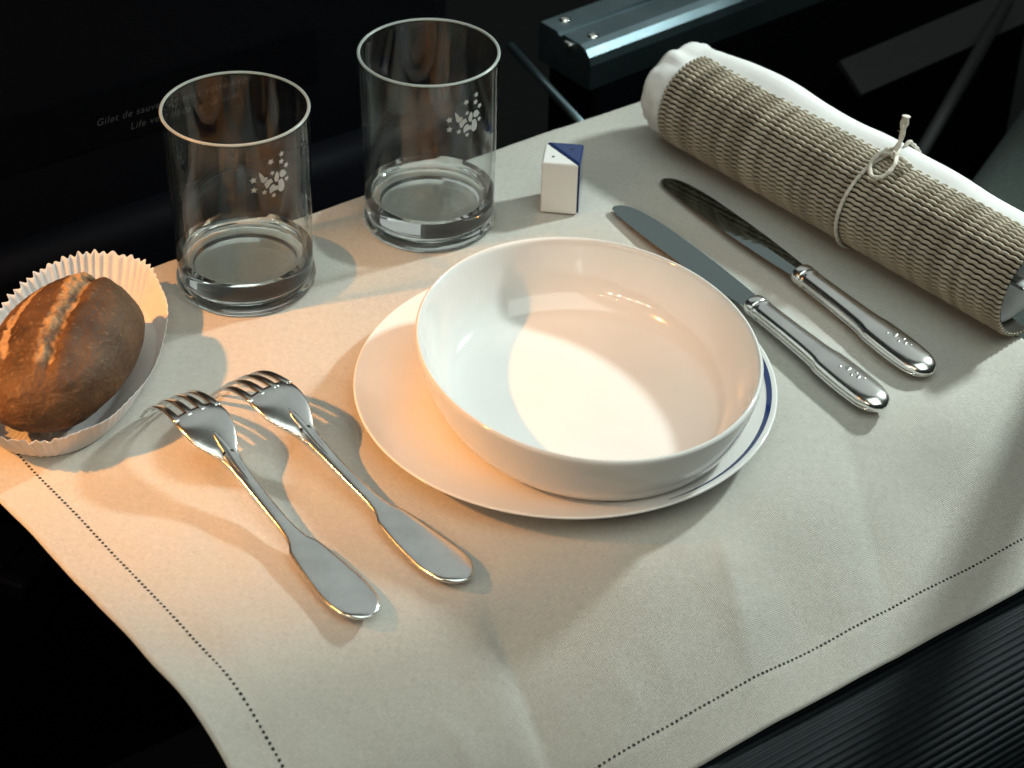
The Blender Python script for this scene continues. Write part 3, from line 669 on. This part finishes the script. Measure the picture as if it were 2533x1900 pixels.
rows = [[case_pt(2 * math.pi * k / nph, j / nz) for k in range(nph)] for j in range(nz + 1)]
V = [p for r in rows for p in r]; F = [(j * nph + k, j * nph + (k + 1) % nph, (j + 1) * nph + (k + 1) % nph, (j + 1) * nph + k) for j in range(nz) for k in range(nph)]
V.append(Vector((0, 0, 0.7))); F += [(len(V) - 1, (k + 1) % nph, k) for k in range(nph)]
case = mesh('paper_case', V, F, m_paper, loc=BC); case.rotation_euler = (0, 0, BROT); solid(case, 0.16)
tag(case, 'white fluted paper case holding the bread roll', 'paper case')

nu, nv = 260, 160; V, F, seam = [], [], []
def bread_pt(u, v):
    a, b_ = 2 * math.pi * u / nu, math.pi * (v / nv - 0.5)
    x, y, z = math.cos(b_) * math.cos(a), math.cos(b_) * math.sin(a), math.sin(b_)
    px = 49 * math.copysign(abs(x) ** 0.92, x); py = 31.8 * math.copysign(abs(y) ** 0.92, y); pz = 25.5 * (math.copysign(abs(z) ** 0.9, z) if z > 0 else z * 0.85)
    n_ = noise.noise(Vector((x * 1.6, y * 1.6, z * 1.6))) * 1.8 + noise.noise(Vector((x * 5, y * 5, z * 5))) * 0.5 + noise.noise(Vector((x * 16, y * 16, z * 16))) * 0.16
    k = 1 + n_ / 40
    se = 0.0
    if z > -0.15:
        wob = 2.2 * noise.noise(Vector((px * 0.07, 0, 3))) + 0.9 * noise.noise(Vector((px * 0.3, py * 0.1, 5)))
        d = py + 7.0 - 0.06 * px + wob                              # main burst seam
        ext = sm((px + 44) / 16)
        g = math.exp(-(d / 2.6) ** 2) * ext; lip_ = math.exp(-((d - 5.0) / 4.5) ** 2) * ext * (0.55 + 0.45 * sm((px + 10) / 50))
        pz -= 2.6 * g; pz += 1.3 * math.exp(-((d + 6) / 4) ** 2) * ext + 0.9 * lip_
        se = max(se, 0.95 * lip_, 0.5 * g)
        d2 = py - 19.0 + 0.0045 * (px - 4) ** 2 + wob                       # second, by the outer side
        e2 = math.exp(-(d2 / 2.6) ** 2) * sm((px + 36) / 12) * sm((34 - px) / 12)
        pz -= 1.3 * e2; se = max(se, 0.95 * e2)
        cr = math.exp(-((px + 12 + 0.15 * (py + 4)) / 1.1) ** 2) * math.exp(-((py + 5) / 8) ** 2); pz -= 1.2 * cr; se = max(se, 0.55 * cr)
        px -= 3.5 * math.exp(-((py + 9) / 5) ** 2) * sm((px - 30) / 16)      # cleft at the far end
    tear = min(1.0, se * 1.3)
    pz += tear * (1.3 * noise.noise(Vector((px * 0.28, py * 0.45, 6))) + 0.6 * noise.noise(Vector((px * 0.7, py * 0.9, 2)))) + 0.22 * noise.noise(Vector((px * 0.5, py * 0.5, pz * 0.5)))
    return Vector((px * k, py * k, pz * k)), se
for v in range(nv + 1):
    for u in range(nu):
        p, s_ = bread_pt(u, v); V.append(p); seam.append(s_)
F = [(v * nu + u, v * nu + (u + 1) % nu, (v + 1) * nu + (u + 1) % nu, (v + 1) * nu + u) for v in range(nv) for u in range(nu)]
bread = mesh('bread_roll', V, F, m_bread, loc=(-200.0, -17.5, 23.8)); bread.rotation_euler = (R(-6), 0, R(80))
a_ = bread.data.attributes.new('seam', 'FLOAT', 'POINT')
for i, s_ in enumerate(seam): a_.data[i].value = s_
tag(bread, 'small brown bread roll with split crust, in the paper case', 'bread')

for q in (cloth, bowl, case, bread, wsh.children[0], psh.children[0]) + tuple(plate.children): q.cycles.is_caustics_receiver = True
